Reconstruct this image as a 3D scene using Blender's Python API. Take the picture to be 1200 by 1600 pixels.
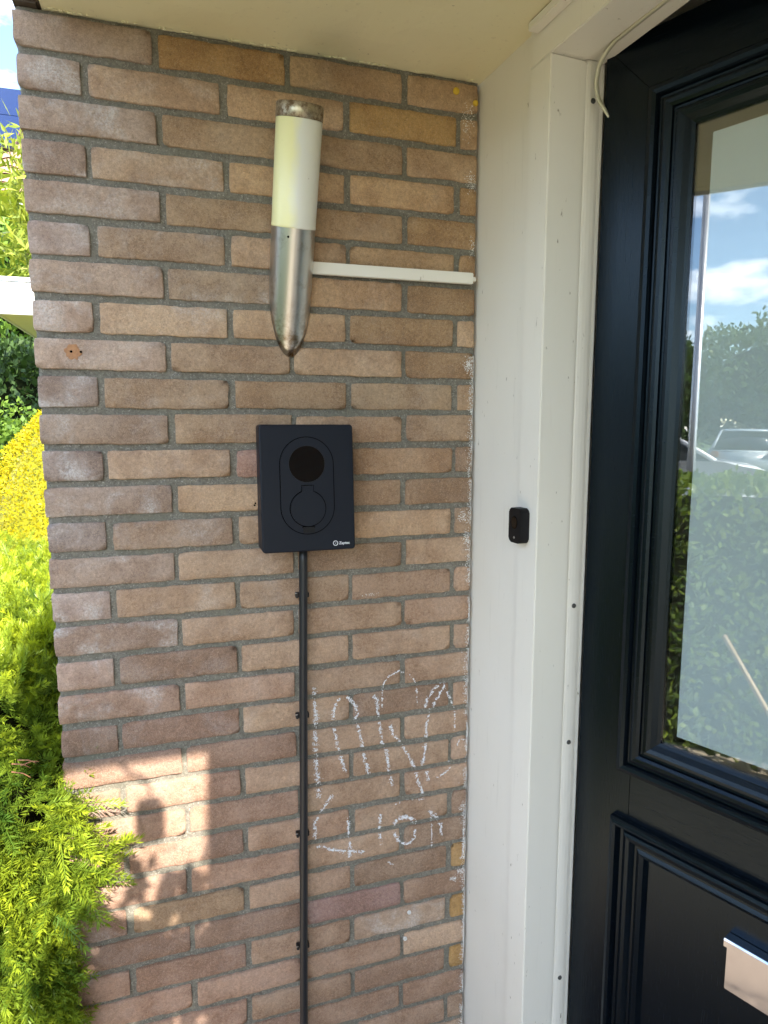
import bpy, bmesh, math, random
import numpy as np
from mathutils import Vector, Matrix, noise
R = math.radians
random.seed(7); np.random.seed(7)
for o in list(bpy.data.objects): bpy.data.objects.remove(o)
SC = bpy.context.scene
COL = SC.collection
ZO = 1.55                      # height above ground of the measuring level
# ------------------------------------------------------------------ camera
cam_d = bpy.data.cameras.new('camera'); cam = bpy.data.objects.new('camera', cam_d); COL.objects.link(cam)
cam_d.sensor_fit = 'VERTICAL'; cam_d.sensor_height = 24; cam_d.lens = 24*1039/1600
cam_d.clip_start = .02; cam_d.clip_end = 600
cam.location = (.2156, -1.2503, .0327+ZO); cam.rotation_euler = (R(90-7.457), 0, R(-17.548))
SC.camera = cam
# ------------------------------------------------------------------ light
SUN_DX, SUN_T = -.033, .753      # ground drift along the wall and fall per metre of depth
sun_dir = Vector((SUN_DX, 1, -SUN_T)).normalized()
w = bpy.data.worlds.new('World'); SC.world = w; w.use_nodes = True
nt = w.node_tree; N = nt.nodes; L = nt.links; N.clear()
sky = N.new('ShaderNodeTexSky'); sky.sky_type = 'NISHITA'; sky.sun_disc = False
sky.sun_elevation = math.asin(-sun_dir.z); sky.sun_rotation = math.atan2(-sun_dir.x, -sun_dir.y)
sky.air_density = 1.0; sky.dust_density = .1; sky.ozone_density = 3.0
tc = N.new('ShaderNodeTexCoord'); sep = N.new('ShaderNodeSeparateXYZ'); L.new(tc.outputs['Generated'], sep.inputs[0])
add = N.new('ShaderNodeMath'); add.operation = 'ADD'; add.inputs[1].default_value = .18; L.new(sep.outputs['Z'], add.inputs[0])
dv = N.new('ShaderNodeVectorMath'); dv.operation = 'DIVIDE'; L.new(tc.outputs['Generated'], dv.inputs[0])
cmb = N.new('ShaderNodeCombineXYZ')
for i in range(3): L.new(add.outputs[0], cmb.inputs[i])
L.new(cmb.outputs[0], dv.inputs[1])
cn = N.new('ShaderNodeTexNoise'); cn.inputs['Scale'].default_value = 1.7; cn.inputs['Detail'].default_value = 7; cn.inputs['Roughness'].default_value = .58
cmap = N.new('ShaderNodeMapping'); cmap.inputs['Location'].default_value = (9.1, 3.4, 0); L.new(dv.outputs[0], cmap.inputs[0]); L.new(cmap.outputs[0], cn.inputs['Vector'])
cr = N.new('ShaderNodeValToRGB'); cr.color_ramp.elements[0].position = .47; cr.color_ramp.elements[1].position = .62
cr.color_ramp.elements[0].color = (0, 0, 0, 1); cr.color_ramp.elements[1].color = (.85, .85, .85, 1); L.new(cn.outputs['Fac'], cr.inputs[0])
mx = N.new('ShaderNodeMixRGB'); L.new(cr.outputs[0], mx.inputs[0]); L.new(sky.outputs[0], mx.inputs[1]); mx.inputs[2].default_value = (11.2, 11.5, 11.9, 1)  # cloud cover and brightness raised to fill the porch shade
bg = N.new('ShaderNodeBackground'); bg.inputs['Strength'].default_value = .09; L.new(mx.outputs[0], bg.inputs[0])
wo = N.new('ShaderNodeOutputWorld'); L.new(bg.outputs[0], wo.inputs[0])
sd = bpy.data.lights.new('sun', 'SUN'); sd.energy = 2.8; sd.angle = R(.5); sd.color = (1, .92, .80)
so = bpy.data.objects.new('sun', sd); COL.objects.link(so); so.rotation_euler = sun_dir.to_track_quat('-Z', 'Y').to_euler(); so.location = (-2, -8, 9)
SC.view_settings.view_transform = 'Standard'; SC.view_settings.look = 'None'; SC.view_settings.gamma = 1
SC.view_settings.exposure = 2.58
SC.render.engine = 'CYCLES'
# ------------------------------------------------------------------ material helpers
def mat(name, base=(.5, .5, .5), rough=.6, metal=0, spec=.5, coat=0, coat_r=.1):
    m = bpy.data.materials.new(name); m.use_nodes = True
    b = m.node_tree.nodes['Principled BSDF']
    b.inputs['Base Color'].default_value = (*base, 1); b.inputs['Roughness'].default_value = rough
    b.inputs['Metallic'].default_value = metal; b.inputs['Specular IOR Level'].default_value = spec
    b.inputs['Coat Weight'].default_value = coat; b.inputs['Coat Roughness'].default_value = coat_r
    return m
class G:
    """small node-graph helper on a material"""
    def __init__(s, m): s.m = m; s.n = m.node_tree.nodes; s.l = m.node_tree.links; s.b = s.n['Principled BSDF']
    def _in(s, sock, v):
        if isinstance(v, (int, float)): sock.default_value = v
        elif isinstance(v, tuple): sock.default_value = v if len(v) == len(sock.default_value) else (*v, 1)
        else: s.l.new(v, sock)
    def pos(s): return s.n.new('ShaderNodeNewGeometry').outputs['Position']
    def obj(s): return s.n.new('ShaderNodeTexCoord').outputs['Object']
    def mapv(s, v, sc=(1, 1, 1), loc=(0, 0, 0)):
        k = s.n.new('ShaderNodeMapping'); k.inputs['Scale'].default_value = sc; k.inputs['Location'].default_value = loc
        s.l.new(v, k.inputs[0]); return k.outputs[0]
    def noise(s, v, scale, detail=4, rough=.55, dist=0):
        k = s.n.new('ShaderNodeTexNoise'); k.inputs['Scale'].default_value = scale; k.inputs['Detail'].default_value = detail
        k.inputs['Roughness'].default_value = rough; k.inputs['Distortion'].default_value = dist; s.l.new(v, k.inputs['Vector']); return k.outputs['Fac']
    def voro(s, v, scale, feat='F1'):
        k = s.n.new('ShaderNodeTexVoronoi'); k.feature = feat; k.inputs['Scale'].default_value = scale; s.l.new(v, k.inputs['Vector']); return k.outputs['Distance']
    def ramp(s, f, a, b, ca=(0, 0, 0), cb=(1, 1, 1)):
        k = s.n.new('ShaderNodeValToRGB'); e = k.color_ramp.elements
        e[0].position = a; e[1].position = b; e[0].color = (*ca, 1); e[1].color = (*cb, 1); s.l.new(f, k.inputs[0]); return k.outputs[0]
    def mix(s, f, a, b, mode='MIX'):
        k = s.n.new('ShaderNodeMixRGB'); k.blend_type = mode; s._in(k.inputs[0], f); s._in(k.inputs[1], a); s._in(k.inputs[2], b); return k.outputs[0]
    def math(s, op, a, b=0.):
        k = s.n.new('ShaderNodeMath'); k.operation = op; s._in(k.inputs[0], a); s._in(k.inputs[1], b); return k.outputs[0]
    def bump(s, h, strength, dist, prev=None):
        k = s.n.new('ShaderNodeBump'); k.inputs['Strength'].default_value = strength; k.inputs['Distance'].default_value = dist
        s.l.new(h, k.inputs['Height'])
        if prev: s.l.new(prev, k.inputs['Normal'])
        return k.outputs[0]
    def set(s, **kw):
        for k, v in kw.items(): s._in(s.b.inputs[{'color': 'Base Color', 'rough': 'Roughness', 'normal': 'Normal', 'metal': 'Metallic'}[k]], v)
# brick: object colour = body colour, object alpha = amount of pale bloom
BRICK = mat('fired clay brick', rough=.92, spec=.25); g = G(BRICK)
P = g.pos(); oi = g.n.new('ShaderNodeObjectInfo')
big = g.noise(P, 10, 4, .6); mid = g.noise(P, 55, 5, .6); fine = g.noise(P, 620, 2, .8)
c = g.mix(g.ramp(big, .42, .58), oi.outputs['Color'], g.mix(1., oi.outputs['Color'], (.72, .66, .62), 'MULTIPLY'))
c = g.mix(g.math('MULTIPLY', g.ramp(mid, .35, .7), .35), c, g.mix(1., oi.outputs['Color'], (1.35, 1.25, 1.1), 'MULTIPLY'))
c = g.mix(g.math('MULTIPLY', g.ramp(g.noise(P, 420, 3, .8), .53, .72), .6), c, (.11, .08, .065))
c = g.mix(g.math('MULTIPLY', g.ramp(fine, .50, .72), .5), c, (.60, .45, .34))
bl = g.math('MULTIPLY', g.ramp(g.noise(g.mapv(P, loc=(3, 1, 5)), 11, 4, .62, .6), .5, .66), oi.outputs['Alpha'])
bl = g.math('MULTIPLY', bl, g.ramp(g.noise(P, 300, 3, .7), .3, .62))
c = g.mix(bl, c, (.66, .645, .645))
mot = g.noise(P, 170, 6, .85); c = g.mix(1., c, g.ramp(mot, .33, .66, (.76, .75, .73), (1.26, 1.24, 1.22)), 'MULTIPLY')
nb = g.bump(mid, .7, .005); nb = g.bump(mot, .75, .0035, nb)
nb = g.bump(g.noise(P, 900, 2, .7), .5, .0008, nb)
g.set(color=c, normal=nb)
MORTAR = mat('grey sandy mortar', rough=.95, spec=.2); g = G(MORTAR); P = g.pos()
c = g.mix(g.noise(P, 30, 4), (.195, .182, .152), (.285, .268, .23))
c = g.mix(1., c, g.ramp(g.noise(P, 150, 6, .85), .35, .65, (.66, .65, .63), (1.25, 1.24, 1.2)), 'MULTIPLY')
c = g.mix(g.ramp(g.noise(P, 330, 3, .7), .57, .68), c, (.46, .44, .39))
c = g.mix(g.ramp(g.noise(g.mapv(P, loc=(2, 2, 2)), 260, 3, .7), .60, .70), c, (.10, .095, .085))
c = g.mix(g.math('MULTIPLY', g.ramp(g.noise(P, 9, 3), .5, .7), .5), c, (.22, .215, .16))
nb = g.bump(g.noise(P, 150, 6, .85), .9, .005); nb = g.bump(g.noise(P, 700, 2, .7), .6, .001, nb)
g.set(color=c, normal=nb)
def paint(name, base, dirt=.25, rough=.42, grime=(.20, .16, .10)):
    m = mat(name, base, rough); g = G(m); P = g.pos()
    c = g.mix(g.math('MULTIPLY', g.noise(P, 3.2, 5, .6), dirt), base, tuple(b*k for b, k in zip(base, (.86, .80, .66))))
    c = g.mix(g.math('MULTIPLY', g.ramp(g.noise(g.mapv(P, sc=(60, 60, 22)), 1.6, 3, .6), .70, .76), .75), c, grime)
    c = g.mix(g.math('MULTIPLY', g.ramp(g.noise(g.mapv(P, sc=(90, 90, 8)), 1, 3), .62, .78), .25*dirt), c, grime)
    g.set(color=c, normal=g.bump(g.noise(g.mapv(P, sc=(1, 1, .12)), 160, 3), .25, .0006), rough=g.ramp(g.noise(P, 20, 3), .3, .8, (rough-.08,)*3, (rough+.16,)*3))
    return m
WHITE = paint('white frame paint', (.81, .785, .72), .3)
CREAM = paint('cream soffit paint', (.83, .79, .56), .6)
WHITE2 = paint('white gloss paint', (.82, .82, .80), .15)
CONDUIT = paint('white plastic', (.80, .78, .72), .3, .5)
def tint(m, c): m.node_tree.nodes['Principled BSDF'].inputs['Specular Tint'].default_value = (*c, 1)
DOORP = mat('black door lacquer', (.0014, .0032, .0058), .26, spec=.33); g = G(DOORP); O = g.obj()
gr = g.noise(g.mapv(O, sc=(620, 620, 26)), 1, 3, .65)
g.set(normal=g.bump(gr, .28, .0009), rough=g.ramp(gr, .3, .75, (.17,)*3, (.30,)*3))
DOORR = mat('black door lacquer cross grain', (.0014, .0032, .0058), .26, spec=.33); g = G(DOORR); O = g.obj()
gr = g.noise(g.mapv(O, sc=(26, 620, 620)), 1, 3, .65)
g.set(normal=g.bump(gr, .28, .0009), rough=g.ramp(gr, .3, .75, (.17,)*3, (.30,)*3))
tint(DOORP, (.70, .88, 1)); tint(DOORR, (.70, .88, 1))  # bluish gloss tint stands in for blue sky reflection
CHARGER = mat('matt black plastic', (.0065, .0090, .0160), .45, spec=.22); g = G(CHARGER); g.set(normal=g.bump(g.noise(g.pos(), 1500, 2), .12, .0004))
CHARGSIDE = mat('matt black plastic side', (.006, .006, .007), .55, spec=.25)
LENS = mat('black glossy lens', (.0012, .0012, .0015), .03, spec=.26)
BLACK = mat('black rubber', (.010, .010, .011), .5)
CABLE = mat('black cable jacket', (.013, .014, .017), .38)
INK = mat('white print', (.75, .76, .78), .5)
GROOVE = mat('painted gap shade', (.001, .001, .0012), .9, spec=.02)  # near-black strips and discs paint the shade inside grooves and holes
STEEL = mat('brushed stainless steel', (.60, .585, .55), .27, 1); g = G(STEEL); O = g.obj()
br = g.noise(g.mapv(O, sc=(9, 9, 900)), 1, 2)
st = g.math('MULTIPLY', g.ramp(g.noise(O, 26, 5, .7), .56, .75), .55)
lo = g.n.new('ShaderNodeSeparateXYZ'); g.l.new(O, lo.inputs[0])
rust = g.math('MULTIPLY', g.ramp(lo.outputs['Z'], .02, .11, (1, 1, 1), (0, 0, 0)), g.ramp(g.noise(O, 45, 5, .7), .42, .62))
rust = g.math('MAXIMUM', rust, st)
g.set(color=g.mix(rust, (.60, .585, .55), (.20, .125, .055)), rough=.33)
CAPM = mat('rusty stainless cap', (.5, .46, .4), .3, 1); g = G(CAPM); O = g.obj()
f = g.ramp(g.noise(O, 60, 5, .75), .42, .60)
g.set(color=g.mix(f, (.45, .39, .29), (.13, .08, .035)), rough=g.ramp(f, 0, 1, (.34,)*3, (.75,)*3), metal=g.ramp(f, 0, 1, (1,)*3, (.1,)*3))
SHADE = mat('opal plastic with painted bounce', (.80, .80, .74), .30); g = G(SHADE); O = g.obj()
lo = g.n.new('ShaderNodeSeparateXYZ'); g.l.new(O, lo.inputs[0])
y = g.ramp(g.math('ADD', lo.outputs['X'], g.math('MULTIPLY', g.noise(O, 18, 4), .03)), -.014, .016, (.86, .83, .46), (.79, .79, .72))  # left-side yellow: bounce from the sunlit hedge painted into the colour
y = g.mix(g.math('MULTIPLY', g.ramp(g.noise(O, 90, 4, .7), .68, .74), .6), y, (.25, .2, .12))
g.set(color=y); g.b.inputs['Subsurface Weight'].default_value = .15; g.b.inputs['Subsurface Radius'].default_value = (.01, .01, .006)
CHROME = mat('satin chrome', (.78, .79, .80), .10, 1); g = G(CHROME); g.set(rough=g.ramp(g.noise(g.obj(), 60, 4), .3, .8, (.06,)*3, (.16,)*3))
SEAL = mat('aged cream rubber seal', (.62, .60, .46), .55)
SCREW = mat('dull zinc screw', (.10, .10, .095), .5, .6)
CHALK = mat('white chalk', (.80, .80, .82), .95, spec=.1)
PAINTSMEAR = mat('dried white paint', (.78, .77, .74), .7)
YELLOWPLUG = mat('yellow plastic plug', (.62, .42, .03), .55)
CRATER = mat('broken orange clay', (.50, .25, .11), .95); g = G(CRATER); g.set(color=g.mix(g.noise(g.pos(), 200, 4), (.55, .28, .12), (.26, .14, .09)), normal=g.bump(g.noise(g.pos(), 240, 4), 1, .003))
def leafmat(name, a, b, tip, trans=.35, rough=.5):
    m = mat(name, a, rough, spec=.35); g = G(m)
    t = g.n.new('ShaderNodeAttribute'); t.attribute_name = 'tip'
    c = g.mix(g.noise(g.pos(), 6, 3), a, b); c = g.mix(t.outputs['Fac'], c, tip)
    g.set(color=c)
    tr = g.n.new('ShaderNodeBsdfTranslucent'); g.l.new(g.mix(1., c, (1.25, 1.2, .5), 'MULTIPLY'), tr.inputs[0])
    ms = g.n.new('ShaderNodeMixShader'); ms.inputs[0].default_value = trans
    g.l.new(g.b.outputs[0], ms.inputs[1]); g.l.new(tr.outputs[0], ms.inputs[2]); g.l.new(ms.outputs[0], g.n['Material Output'].inputs[0]); return m
YEW = leafmat('yew needles', (.045, .115, .018), (.08, .16, .02), (.42, .50, .03), .32, .42)
GOLD = leafmat('golden conifer spray', (.22, .24, .010), (.36, .32, .010), (.55, .44, .01), .3)
GREEN = leafmat('garden shrub leaf', (.05, .12, .02), (.10, .19, .03), (.2, .32, .05), .4)
DARKLEAF = leafmat('dark evergreen leaf', (.02, .05, .014), (.035, .075, .018), (.06, .11, .03), .25)
BAMBOO = leafmat('slender pale leaf', (.13, .20, .03), (.22, .29, .05), (.36, .40, .06), .4)
PALM = leafmat('palm frond', (.10, .19, .04), (.20, .30, .05), (.36, .40, .06), .4, .35)
TREEL = leafmat('street tree leaf', (.035, .075, .018), (.055, .10, .022), (.09, .15, .03), .3)
HEDGEL = leafmat('clipped hedge leaf', (.06, .12, .022), (.10, .17, .03), (.22, .30, .04), .35)
BARK = mat('brown bark', (.07, .05, .035), .9)
INNER = mat('hedge core in painted shade', (.012, .016, .006), 1, spec=.02)  # solid near-black core blocks see-through; inner shade put into its colour
PAVE = mat('pale concrete paving', (.42, .385, .33), .9); g = G(PAVE); P = g.pos()
bk = g.n.new('ShaderNodeTexBrick'); bk.inputs['Scale'].default_value = 1; bk.offset = .5; bk.inputs['Brick Width'].default_value = .3; bk.inputs['Row Height'].default_value = .3; bk.inputs['Mortar Size'].default_value = .004
bk.inputs['Color1'].default_value = (.56, .475, .365, 1); bk.inputs['Color2'].default_value = (.48, .395, .295, 1); bk.inputs['Mortar'].default_value = (.12, .11, .09, 1); g.l.new(P, bk.inputs[0])
g.set(color=g.mix(g.math('MULTIPLY', g.noise(P, 40, 4), .3), bk.outputs[0], (.25, .23, .2)))
CLINK = mat('brown clinker paving', (.20, .15, .12), .8); g = G(CLINK); g.set(color=g.mix(g.noise(g.pos(), 18, 4), (.13, .10, .08), (.22, .17, .135)))
GRASSM = mat('mown lawn', (.07, .12, .025), .9); g = G(GRASSM); g.set(color=g.mix(g.noise(g.pos(), 12, 5), (.05, .10, .02), (.11, .16, .035)), normal=g.bump(g.noise(g.pos(), 90, 3), 1, .03))
ASPH = mat('asphalt', (.06, .06, .062), .9); g = G(ASPH); g.set(color=g.mix(g.noise(g.pos(), 60, 4), (.05, .05, .05), (.09, .09, .09)))
HBRICK = mat('house brickwork', (.28, .18, .13), .9); g = G(HBRICK); P = g.pos()
bk = g.n.new('ShaderNodeTexBrick'); bk.inputs['Scale'].default_value = 1; bk.inputs['Brick Width'].default_value = .22; bk.inputs['Row Height'].default_value = .0625; bk.inputs['Mortar Size'].default_value = .006
bk.inputs['Color1'].default_value = (.31, .20, .145, 1); bk.inputs['Color2'].default_value = (.24, .155, .115, 1); bk.inputs['Mortar'].default_value = (.25, .24, .21, 1)
sp = g.n.new('ShaderNodeSeparateXYZ'); g.l.new(P, sp.inputs[0]); cb = g.n.new('ShaderNodeCombineXYZ'); g.l.new(g.math('ADD', sp.outputs[0], sp.outputs[1]), cb.inputs[0]); g.l.new(sp.outputs[2], cb.inputs[1]); g.l.new(cb.outputs[0], bk.inputs[0]); g.set(color=bk.outputs[0])
PLASTER = mat('hall plaster', (.55, .52, .47), .8)
HFLOOR = mat('hall floor tile', (.22, .19, .16), .5)
TILE = mat('clay roof tile', (.36, .19, .13), .8); g = G(TILE); g.set(color=g.mix(g.noise(g.pos(), 3, 4), (.40, .22, .15), (.27, .16, .12)))
SOLAR = mat('solar cell glass', (.012, .022, .075), .12)
ALU = mat('grey aluminium', (.55, .56, .57), .35, .8)
GLASSD = mat('dark window glass', (.02, .025, .03), .06)
def carpaint(n, c): return mat(n, c, .3, coat=1, coat_r=.05)
TYRE = mat('tyre rubber', (.02, .02, .02), .8)
TERRA = mat('terracotta', (.38, .17, .09), .85)
# coated glazing: sharp reflection over a clear pane
GLASS = bpy.data.materials.new('coated window glass'); GLASS.use_nodes = True; gn = GLASS.node_tree.nodes; gl = GLASS.node_tree.links; gn.clear()
go = gn.new('ShaderNodeOutputMaterial'); gm = gn.new('ShaderNodeMixShader'); gg = gn.new('ShaderNodeBsdfGlossy'); gg.inputs['Roughness'].default_value = 0; gg.inputs[0].default_value = (.95, .97, 1, 1)
gt = gn.new('ShaderNodeBsdfTransparent'); gt.inputs[0].default_value = (.95, .97, .95, 1); gm.inputs[0].default_value = .14
gl.new(gt.outputs[0], gm.inputs[1]); gl.new(gg.outputs[0], gm.inputs[2]); gl.new(gm.outputs[0], go.inputs[0])
FILM = mat('frosted window film', (.60, .68, .74), .9, spec=.1); g = G(FILM)
tr = g.n.new('ShaderNodeBsdfTranslucent'); tr.inputs[0].default_value = (.6, .63, .65, 1); ms = g.n.new('ShaderNodeMixShader'); ms.inputs[0].default_value = .12
g.l.new(g.b.outputs[0], ms.inputs[1]); g.l.new(tr.outputs[0], ms.inputs[2]); g.l.new(ms.outputs[0], g.n['Material Output'].inputs[0])
# ------------------------------------------------------------------ mesh helpers
def obj(name, me, m, parent=None, loc=None, smooth=False):
    o = bpy.data.objects.new(name, me); COL.objects.link(o)
    if m and not me.materials: me.materials.append(m)
    if parent: o.parent = parent
    if loc: o.location = loc
    if smooth: me.polygons.foreach_set('use_smooth', [True]*len(me.polygons))
    return o
def tag(o, label, cat, group=None):
    o['label'] = label; o['category'] = cat
    if group: o['group'] = group
    return o
def thing(name, label, cat, loc=(0, 0, 0), rz=0, group=None):
    o = bpy.data.objects.new(name, None); COL.objects.link(o); o.location = loc; o.rotation_euler = (0, 0, rz); o.empty_display_size = .05
    return tag(o, label, cat, group)
def pyd(v, f, name='mesh'):
    me = bpy.data.meshes.new(name); me.from_pydata(v, [], f); me.update(); return me
def bm_me(bm, name='mesh', smooth=False):
    bmesh.ops.recalc_face_normals(bm, faces=bm.faces)
    me = bpy.data.meshes.new(name); bm.to_mesh(me); bm.free()
    if smooth: me.polygons.foreach_set('use_smooth', [True]*len(me.polygons))
    return me
def box(x0, x1, y0, y1, z0, z1, bev=0, seg=2):
    bm = bmesh.new(); bmesh.ops.create_cube(bm, size=1)
    for v in bm.verts: v.co = Vector((x0+(v.co.x+.5)*(x1-x0), y0+(v.co.y+.5)*(y1-y0), z0+(v.co.z+.5)*(z1-z0)))
    if bev: bmesh.ops.bevel(bm, geom=bm.edges[:], offset=bev, segments=seg, affect='EDGES')
    return bm_me(bm)
def prism(poly, y0, y1, bev=0):
    """polygon in x,z extruded from y0 to y1"""
    bm = bmesh.new(); a = [bm.verts.new((x, y0, z)) for x, z in poly]; b = [bm.verts.new((x, y1, z)) for x, z in poly]
    bm.faces.new(a); bm.faces.new(b[::-1]); n = len(poly)
    for i in range(n): bm.faces.new((a[i], b[i], b[(i+1) % n], a[(i+1) % n]))
    if bev: bmesh.ops.bevel(bm, geom=bm.edges[:], offset=bev, segments=2, affect='EDGES')
    return bm_me(bm)
def extr(poly, axis, a0, a1, bev=0, seg=2):
    """polygon extruded along an axis: 'z' polygon x,y ; 'x' polygon y,z"""
    def P3(p, t): return (p[0], p[1], t) if axis == 'z' else (t, p[0], p[1])
    bm = bmesh.new(); a = [bm.verts.new(P3(p, a0)) for p in poly]; b = [bm.verts.new(P3(p, a1)) for p in poly]
    bm.faces.new(a); bm.faces.new(b[::-1]); n = len(poly)
    for i in range(n): bm.faces.new((a[i], b[i], b[(i+1) % n], a[(i+1) % n]))
    if bev: bmesh.ops.bevel(bm, geom=bm.edges[:], offset=bev, segments=seg, affect='EDGES')
    return bm_me(bm)
def tube(pts, r, n=8, caps=True):
    pts = [Vector(p) for p in pts]; rs = r if isinstance(r, (list, tuple)) else [r]*len(pts); V = []; F = []
    up = Vector((0, 0, 1))
    for i, p in enumerate(pts):
        t = (pts[min(i+1, len(pts)-1)]-pts[max(i-1, 0)]).normalized()
        a = t.cross(up)
        if a.length < .05: a = t.cross(Vector((0, 1, 0)))
        a.normalize(); b = t.cross(a)
        for k in range(n):
            an = 2*math.pi*k/n; V.append(p+(a*math.cos(an)+b*math.sin(an))*rs[i])
    for i in range(len(pts)-1):
        for k in range(n): F.append((i*n+k, i*n+(k+1) % n, (i+1)*n+(k+1) % n, (i+1)*n+k))
    if caps: F.append(tuple(range(n))[::-1]); F.append(tuple((len(pts)-1)*n+k for k in range(n)))
    me = pyd(V, F); me.polygons.foreach_set('use_smooth', [True]*len(me.polygons)); return me
def lathe(prof, n=32):
    V = []; F = []
    for r, z in prof:
        for k in range(n): a = 2*math.pi*k/n; V.append((r*math.cos(a), r*math.sin(a), z))
    for i in range(len(prof)-1):
        for k in range(n): F.append((i*n+k, i*n+(k+1) % n, (i+1)*n+(k+1) % n, (i+1)*n+k))
    me = pyd(V, F); me.polygons.foreach_set('use_smooth', [True]*len(me.polygons)); return me
def sweep_rect(x0, x1, z0, z1, prof):
    """mitred moulding: profile = (inward offset, y) swept round a rectangle in the x,z plane"""
    V = []; F = []; n = len(prof)
    for cx, cz, sx, sz in ((x0, z0, 1, 1), (x1, z0, -1, 1), (x1, z1, -1, -1), (x0, z1, 1, -1)):
        for t, y in prof: V.append((cx+sx*t, y, cz+sz*t))
    for c in range(4):
        d = (c+1) % 4
        for i in range(n-1): F.append((c*n+i, d*n+i, d*n+i+1, c*n+i+1))
    bm = bmesh.new(); me = pyd(V, F); bm.from_mesh(me); bpy.data.meshes.remove(me); return bm_me(bm)
def struct(name, me, m, loc=None):
    o = obj(name, me, m, None, loc); o['kind'] = 'structure'; return o
def nz(x, y, z=0.): return noise.noise((x, y, z))
# ------------------------------------------------------------------ ground
def sheet(x0, x1, y0, y1, z): return pyd([(x0, y0, z), (x1, y0, z), (x1, y1, z), (x0, y1, z)], [(0, 1, 2, 3)])
struct('ground', sheet(-200, 200, -200, 200, -.012), GRASSM)
struct('garden_path', sheet(-1.3, 1.0, -7, .05, -.004), PAVE)
struct('porch_floor', sheet(-.12, .99, -1.7, .05, .0), CLINK)
struct('street', sheet(-17, -5.2, -200, 200, -.004), ASPH)
k = struct('pavement', box(-5.2, -3.6, -200, 200, -.2, .06, .01), PAVE)
# ------------------------------------------------------------------ the brick wing wall
W = .801; HD, MO, GA, PI_ = .0973, .2193, .0105, .0625; BH = .0505
wall = thing('brick_wall', 'weathered tan and mauve brick wing wall carrying the charger, beside the white door frame', 'wall')
def brick_mesh(wd, h, dep, seed):
    rnd = random.Random(seed); nx = max(6, int(wd/.0095)); nz_ = 7; V = []; F = []; off = rnd.uniform(0, 99)
    rc = [rnd.choice((.0005, .001, .002, .006)) for _ in range(4)]
    for pas in range(3):            # 0 front field, 1 bevel ring, 2 back ring
        pass
    for j in range(nz_+1):
        for i in range(nx+1):
            u, v = i/nx, j/nz_
            x = u*wd; z = v*h
            eb = (i == 0) + (i == nx) + (j == 0) + (j == nz_)
            y = .0016*nz(x*28+off, z*28, seed % 17) + .0013*nz(x*95+off, z*95, 3)
            if eb:
                y += .0013
                if j == 0: z += .0016*nz(x*45+off, 1.7)+.0012*nz(x*14+off, 8)+.0014*nz(x*130+off, 4)
                if j == nz_: z += .0016*nz(x*45+off, 5.1)+.0012*nz(x*14+off, 3)+.0014*nz(x*130+off, 6)
                if i == 0: x += .0016*nz(z*60+off, 2.2)
                if i == nx: x += .0016*nz(z*60+off, 9.2)
                if eb == 2:
                    q = rc[(i == nx)*2+(j == nz_)]; x += q*(1 if i == 0 else -1)*.55; z += q*(1 if j == 0 else -1)*.55; y += .001
            else:
                # pull the outer field loop close to the rim so the arris is tight
                if i == 1: x = .0019
                if i == nx-1: x = wd-.0019
                if j == 1: z = .0017
                if j == nz_-1: z = h-.0017
                if (i in (1, nx-1)) and (j in (1, nz_-1)): y += .001
            V.append((x, y, z))
    for j in range(nz_):
        for i in range(nx):
            a = j*(nx+1)+i; F.append((a, a+1, a+nx+2, a+nx+1))
    rim = [i for i in range(nx+1)]+[j*(nx+1)+nx for j in range(1, nz_+1)]+[nz_*(nx+1)+i for i in range(nx-1, -1, -1)]+[j*(nx+1) for j in range(nz_-1, 0, -1)]
    b0 = len(V)
    for r_ in rim: V.append((V[r_][0], dep, V[r_][2]))
    m_ = len(rim)
    for q in range(m_): F.append((rim[q], b0+q, b0+(q+1) % m_, rim[(q+1) % m_]))
    F.append(tuple(b0+q for q in range(m_))[::-1])
    me = pyd(V, F, 'brick'); me.polygons.foreach_set('use_smooth', [True]*len(me.polygons)); return me
TAN, ORANGE, PINK, RED, MAUVE = (.44, .315, .205), (.40, .255, .125), (.425, .305, .218), (.335, .222, .162), (.37, .305, .285)
def lerp(a, b, t): return tuple(p+(q-p)*t for p, q in zip(a, b))
def brick_colour(k, xc, rnd):
    u = min(1, max(0, xc/.8)); t = k/30
    left = lerp((.40, .295, .235), MAUVE, min(1, .3+rnd.random()))
    right = lerp(lerp(ORANGE, TAN, rnd.random()), lerp(PINK, RED, rnd.random()), min(1, max(0, (t-.12)*2.2)))
    mid_ = lerp(lerp(TAN, PINK, rnd.random()), lerp(RED, PINK, rnd.random()*.8), min(1, max(0, (t-.3)*2.)))
    c = lerp(left, mid_, min(1, u*3.2)) if u < .32 else lerp(mid_, right, (u-.32)/.68)
    f = rnd.uniform(.80, 1.22)
    if k >= 16 and u < .5: c = lerp(c, (.345, .225, .172), min(1, (k-15)/4)*min(1, (.6-u)*4))  # lower left darkened: hedge shade put into the brick colour
    al = max(.12, 1.05-u*2.4)*rnd.uniform(.3, 1)*(1 if k < 20 else .45)
    return (*[q*f for q in c], al)
special = {(27, 3): (.46, .35, .27, .5), (26, 2): (.34, .22, .20, .2), (25, 4): (.42, .27, .12, 0), (27, 4): (.42, .26, .10, 0), (29, 4): (.42, .26, .10, 0), (25, 1): (.38, .27, .18, 0), (11, 2): (.37, .23, .185, .1),
           (0, 1): (.42, .27, .13, 0), (1, 3): (.43, .28, .125, 0), (9, 2): (.36, .25, .16, 0), (9, 3): (.37, .27, .18, .1), (5, 1): (.38, .28, .20, .3), (6, 1): (.38, .29, .21, .35)}
nb_ = 0
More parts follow.
